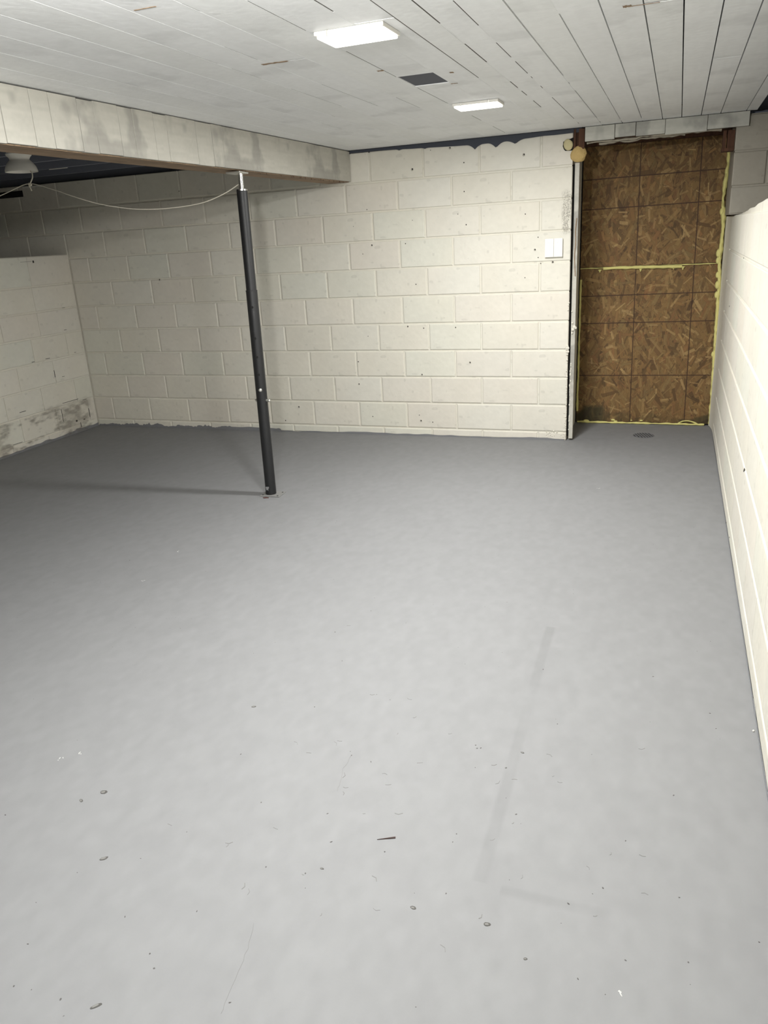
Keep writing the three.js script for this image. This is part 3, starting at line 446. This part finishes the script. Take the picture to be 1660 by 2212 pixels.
// header boards over the doorway
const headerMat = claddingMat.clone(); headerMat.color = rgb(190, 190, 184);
{
  const o = thing('door_header', 'white painted header boards over the boarded doorway', 'header', [0, 0, 0]);
  const js = [3.762, 3.951, 4.08, 4.258, 4.505, 4.745], hb = [2.026, 2.034, 2.03, 2.022, 2.03];
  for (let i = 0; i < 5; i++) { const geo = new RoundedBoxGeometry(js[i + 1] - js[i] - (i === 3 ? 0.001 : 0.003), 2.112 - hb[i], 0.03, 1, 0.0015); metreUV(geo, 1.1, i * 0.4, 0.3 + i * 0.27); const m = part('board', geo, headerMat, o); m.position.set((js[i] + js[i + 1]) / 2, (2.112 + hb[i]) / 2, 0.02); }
  part('backing', box(3.77, 4.674, 2.035, 2.112, -0.09, 0.004), darkWood, o);
  const g = [0, 1].map((q) => { const pts = []; for (let x = q ? 3.85 : 3.775; x < (q ? 4.4 : 4.6); x += 0.022) pts.push([x, 2.024 - 0.008 * q + 0.006 * perlin.noise(x * 11, 3 + q, 0) - (x < 4.1 ? 0.005 : 0), 0.012 - 0.02 * q + 0.01 * perlin.noise(x * 19, q, 4)]); return foam(pts, 0.007, 1.1, 40 + q, 150); });
  const d = part('mortar_debris', metreUV(merge(g), 1), new THREE.MeshStandardMaterial({ color: rgb(158, 150, 134), roughness: 0.9, bumpMap: gritBump, bumpScale: 0.004 }), o); d.userData.kind = 'stuff';
}
single('wood_stub', 'weathered brown stud end at the upper left corner of the doorway', 'stud', merge([box(3.688, 3.702, 1.99, 2.108, -0.03, 0.012), box(3.722, 3.758, 1.985, 2.108, -0.04, 0.012), box(3.7, 3.724, 2.0, 2.1, -0.05, -0.012)]), darkWood);
single('wood_stub', 'weathered brown stud end at the upper right corner of the doorway', 'stud', merge([box(4.604, 4.622, 1.915, 2.02, -0.09, -0.02), box(4.63, 4.672, 1.905, 2.02, -0.12, -0.03), box(4.6, 4.672, 1.9, 1.918, -0.12, -0.02)]), darkWood);
function blob(r, sd, sx = 1, sy = 1, sz = 0.7) { const g = new THREE.IcosahedronGeometry(r, 4), p = g.attributes.position; for (let i = 0; i < p.count; i++) { const x = p.getX(i), y = p.getY(i), z = p.getZ(i), k = 1 + 0.16 * perlin.noise(x * 28 + sd, y * 28, z * 28) + 0.07 * perlin.noise(x * 90, y * 90 + sd, z * 90); p.setXYZ(i, x * k * sx, y * k * sy, z * k * sz); } g.computeVertexNormals(); return metreUV(g, 0.3); }
single('foam_lump', 'large tan spray foam lump at the upper left corner of the doorway', 'foam', blob(0.052, 3, 1, 0.98, 0.6), foamOldMat, [3.722, 1.957, -0.005], 'old foam lumps');
single('foam_lump', 'small pale foam lump in a hole in the block wall beside the doorway', 'foam', blob(0.031, 9, 1, 1.1, 0.6), foamPaleMat, [3.652, 2.019, 0.002], 'old foam lumps');
{ const s = new THREE.Shape(); [[3.617, 2.012], [3.62, 2.04], [3.64, 2.05], [3.668, 2.055], [3.688, 2.062], [3.688, 1.984], [3.664, 1.982], [3.634, 1.984], [3.626, 1.992]].forEach(([x, y], i) => s[i ? 'lineTo' : 'moveTo'](x, y)); const m = part('broken_hole', new THREE.ExtrudeGeometry(s, { depth: 0.002, bevelEnabled: false }), voidMat, wallBack); m.position.z = -0.0006; }
// white jamb strip
{
  const o = thing('door_jamb', 'narrow white painted wooden jamb strip left of the strand boards', 'door jamb', [0, 0, 0]);
  const g = new THREE.BoxGeometry(0.029, 1.89, 0.035, 4, 60, 3), p = g.attributes.position; for (let i = 0; i < p.count; i++) { const y = p.getY(i), e = Math.abs(p.getX(i)) > 0.0144; p.setX(i, p.getX(i) + 0.0012 * perlin.noise(y * 3, 2, 0) + (p.getX(i) < 0 && y < -0.35 ? 0.003 * perlin.noise(y * 40, p.getZ(i) * 40, 4) : 0)); if (!e && p.getZ(i) > 0.015) p.setZ(i, p.getZ(i) - 0.002 - 0.003 * Math.max(0, perlin.noise(y * 7, p.getX(i) * 80, 3))); } g.computeVertexNormals(); metreUV(g, 0.9);
  part('strip', g.translate(3.7145, 0.96, -0.0245), claddingMat, o);
  part('packing', box(3.6845, 3.715, 0.02, 1.9, -0.11, -0.044), voidMat, o);  // near-black backing, added so the slot beside the strip stays dark
  part('split_bead', new THREE.TubeGeometry(new THREE.CatmullRomCurve3([[3.72, 1.56, -0.006], [3.714, 1.48, -0.005], [3.717, 1.4, -0.006], [3.712, 1.32, -0.005], [3.716, 1.24, -0.006], [3.72, 1.18, -0.006]].map((q) => new THREE.Vector3(...q))), 30, 0.0028, 5), rawWood, o);
  const lumps = [[3.722, 0.83, 0.013], [3.714, 0.815, 0.012], [3.708, 0.86, 0.007], [3.708, 0.79, 0.007], [3.704, 0.94, 0.005], [3.732, 0.825, 0.009]].map(([x, y, r]) => blob(r, x * 100).translate(x, y, -0.004)); for (let i = 0; i < 24; i++) { const y = rr(0.08, 0.6); lumps.push(blob(rr(0.002, 0.007), y * 90).scale(0.8, rr(0.8, 2), 1).translate(3.702 + rr(-0.003, 0.004), 0, -0.008).translate(0, y, 0)); }
  const l = part('putty_lump', merge(lumps), mortarMat, o); l.userData.kind = 'stuff';
}
// switch plate
{
  const o = thing('switch_plate', 'white two-gang blank wall plate on the block wall beside the doorway', 'wall plate', [3.571, 1.375, 0.0014]);
  part('box', box(-0.054, 0.054, -0.054, 0.054, 0, 0.012), plasticMat, o);
  for (const s of [-1, 1]) { const pl = part('plate', new RoundedBoxGeometry(0.061, 0.123, 0.006, 2, 0.002).translate(s * 0.0309, 0, 0.0152), plasticMat, o); part('screw', new THREE.CylinderGeometry(0.003, 0.003, 0.002, 10).rotateX(Math.PI / 2).translate(s * 0.0309 - 0.004, 0.034, 0.0186), zinc, pl); if (s < 0) part('toggle_slot', box(-0.034, -0.03, -0.014, 0.008, 0.0178, 0.0194), zinc, pl); }
}
// floor drain
{
  const o = thing('floor_drain', 'round dark floor drain grate in front of the strand board', 'drain', [4.229, 0, -0.225]);
  part('rim', new THREE.TorusGeometry(0.074, 0.003, 6, 40).rotateX(Math.PI / 2).scale(1, 0.4, 1).translate(0, 0.0015, 0), floorPaint, o);
  part('well', new THREE.CylinderGeometry(0.071, 0.071, 0.0014, 32).translate(0, 0.0008, 0), voidMat, o);
  for (let i = -3; i <= 3; i++) { const h = Math.sqrt(0.071 ** 2 - (i * 0.0195) ** 2); part('bar', new THREE.BoxGeometry(0.0105, 0.0026, 2 * h).rotateY(0.35).translate(i * 0.0195 * Math.cos(0.35), 0.003, -i * 0.0195 * Math.sin(0.35)), floorPaint, o); }
}
// ---------------------------------------------------------------- bits lying on the floor
const brownBit = new THREE.MeshStandardMaterial({ color: rgb(52, 36, 31), roughness: 0.85 }), gouge = new THREE.MeshStandardMaterial({ color: rgb(72, 71, 68), roughness: 0.9 }), gougeLight = new THREE.MeshStandardMaterial({ color: rgb(112, 111, 108), roughness: 0.85 });
{
  const s = new THREE.Shape(); [[-0.025, 0], [0.01, -0.0022], [0.024, -0.003], [0.0245, 0.002], [0.008, 0.0016]].forEach(([x, y], i) => s[i ? 'lineTo' : 'moveTo'](x, y)); const g = new THREE.ExtrudeGeometry(s, { depth: 0.002, bevelEnabled: false }); g.rotateX(-Math.PI / 2); g.rotateY(0.45);
  single('wood_splinter', 'thin dark wood splinter lying in the middle of the floor', 'splinter', g, brownBit, [3.756, 0.0002, 4.228]);
  single('rust_flake', 'reddish brown scrap beside the post base plate', 'scrap', flake(0.026, 0.009, 0.004, 11, 0.45, 0.25), new THREE.MeshStandardMaterial({ color: rgb(74, 42, 36), roughness: 0.9 }), [2.04, 0.0002, 1.674]);
  const chips = [[2.887, 4.286, 0.012, 0.009, 0.3, 'rough grey chip mark in the floor paint, upper one of the left pair'], [2.847, 4.336, 0.009, 0.005, -0.6, 'small grey chip mark in the floor paint, lower one of the left pair'], [3.063, 4.505, 0.013, 0.006, 0.7, 'oval grey chip mark in the floor paint at lower left'], [3.326, 4.858, 0.014, 0.005, 0.8, 'slanted narrow chip mark in the floor paint at the bottom left'], [3.106, 3.769, 0.01, 0.005, 0.4, 'small dark oval chip mark in the floor paint left of centre'], [4.035, 3.773, 0.0065, 0.0035, -0.3, 'small dark chip on the floor tape mark right of centre'], [3.892, 4.421, 0.008, 0.005, -0.1, 'small ring shaped chip mark in the floor paint below the splinter'], [4.069, 4.416, 0.009, 0.006, 0.2, 'faint round chip mark in the floor paint near the tape corner'], [4.168, 4.481, 0.005, 0.0035, 0.2, 'tiny dark chip mark in the floor paint below the tape corner'], [3.633, 4.372, 0.006, 0.003, 0, 'tiny dark chip mark in the floor paint left of the splinter']];
  for (const [x, z, a, b, t, label] of chips) { const o = thing('paint_chip', label, 'chip', [x, 0, z], 'chip marks in the floor paint'); part('rim', flake(a, b, 0.0008, 12, 0.25, t), gouge, o); part('centre', flake(a * 0.62, b * 0.55, 0.0011, 9, 0.3, t).translate(-a * 0.12, 0, b * 0.1), gougeLight, o); }
  single('plaster_crumb', 'tiny white crumb on the floor at the foot of the right wall', 'crumb', blob(0.0035, 4), plasticMat, [4.697, 0.003, 3.481]);
}
renderer.render(scene, camera);
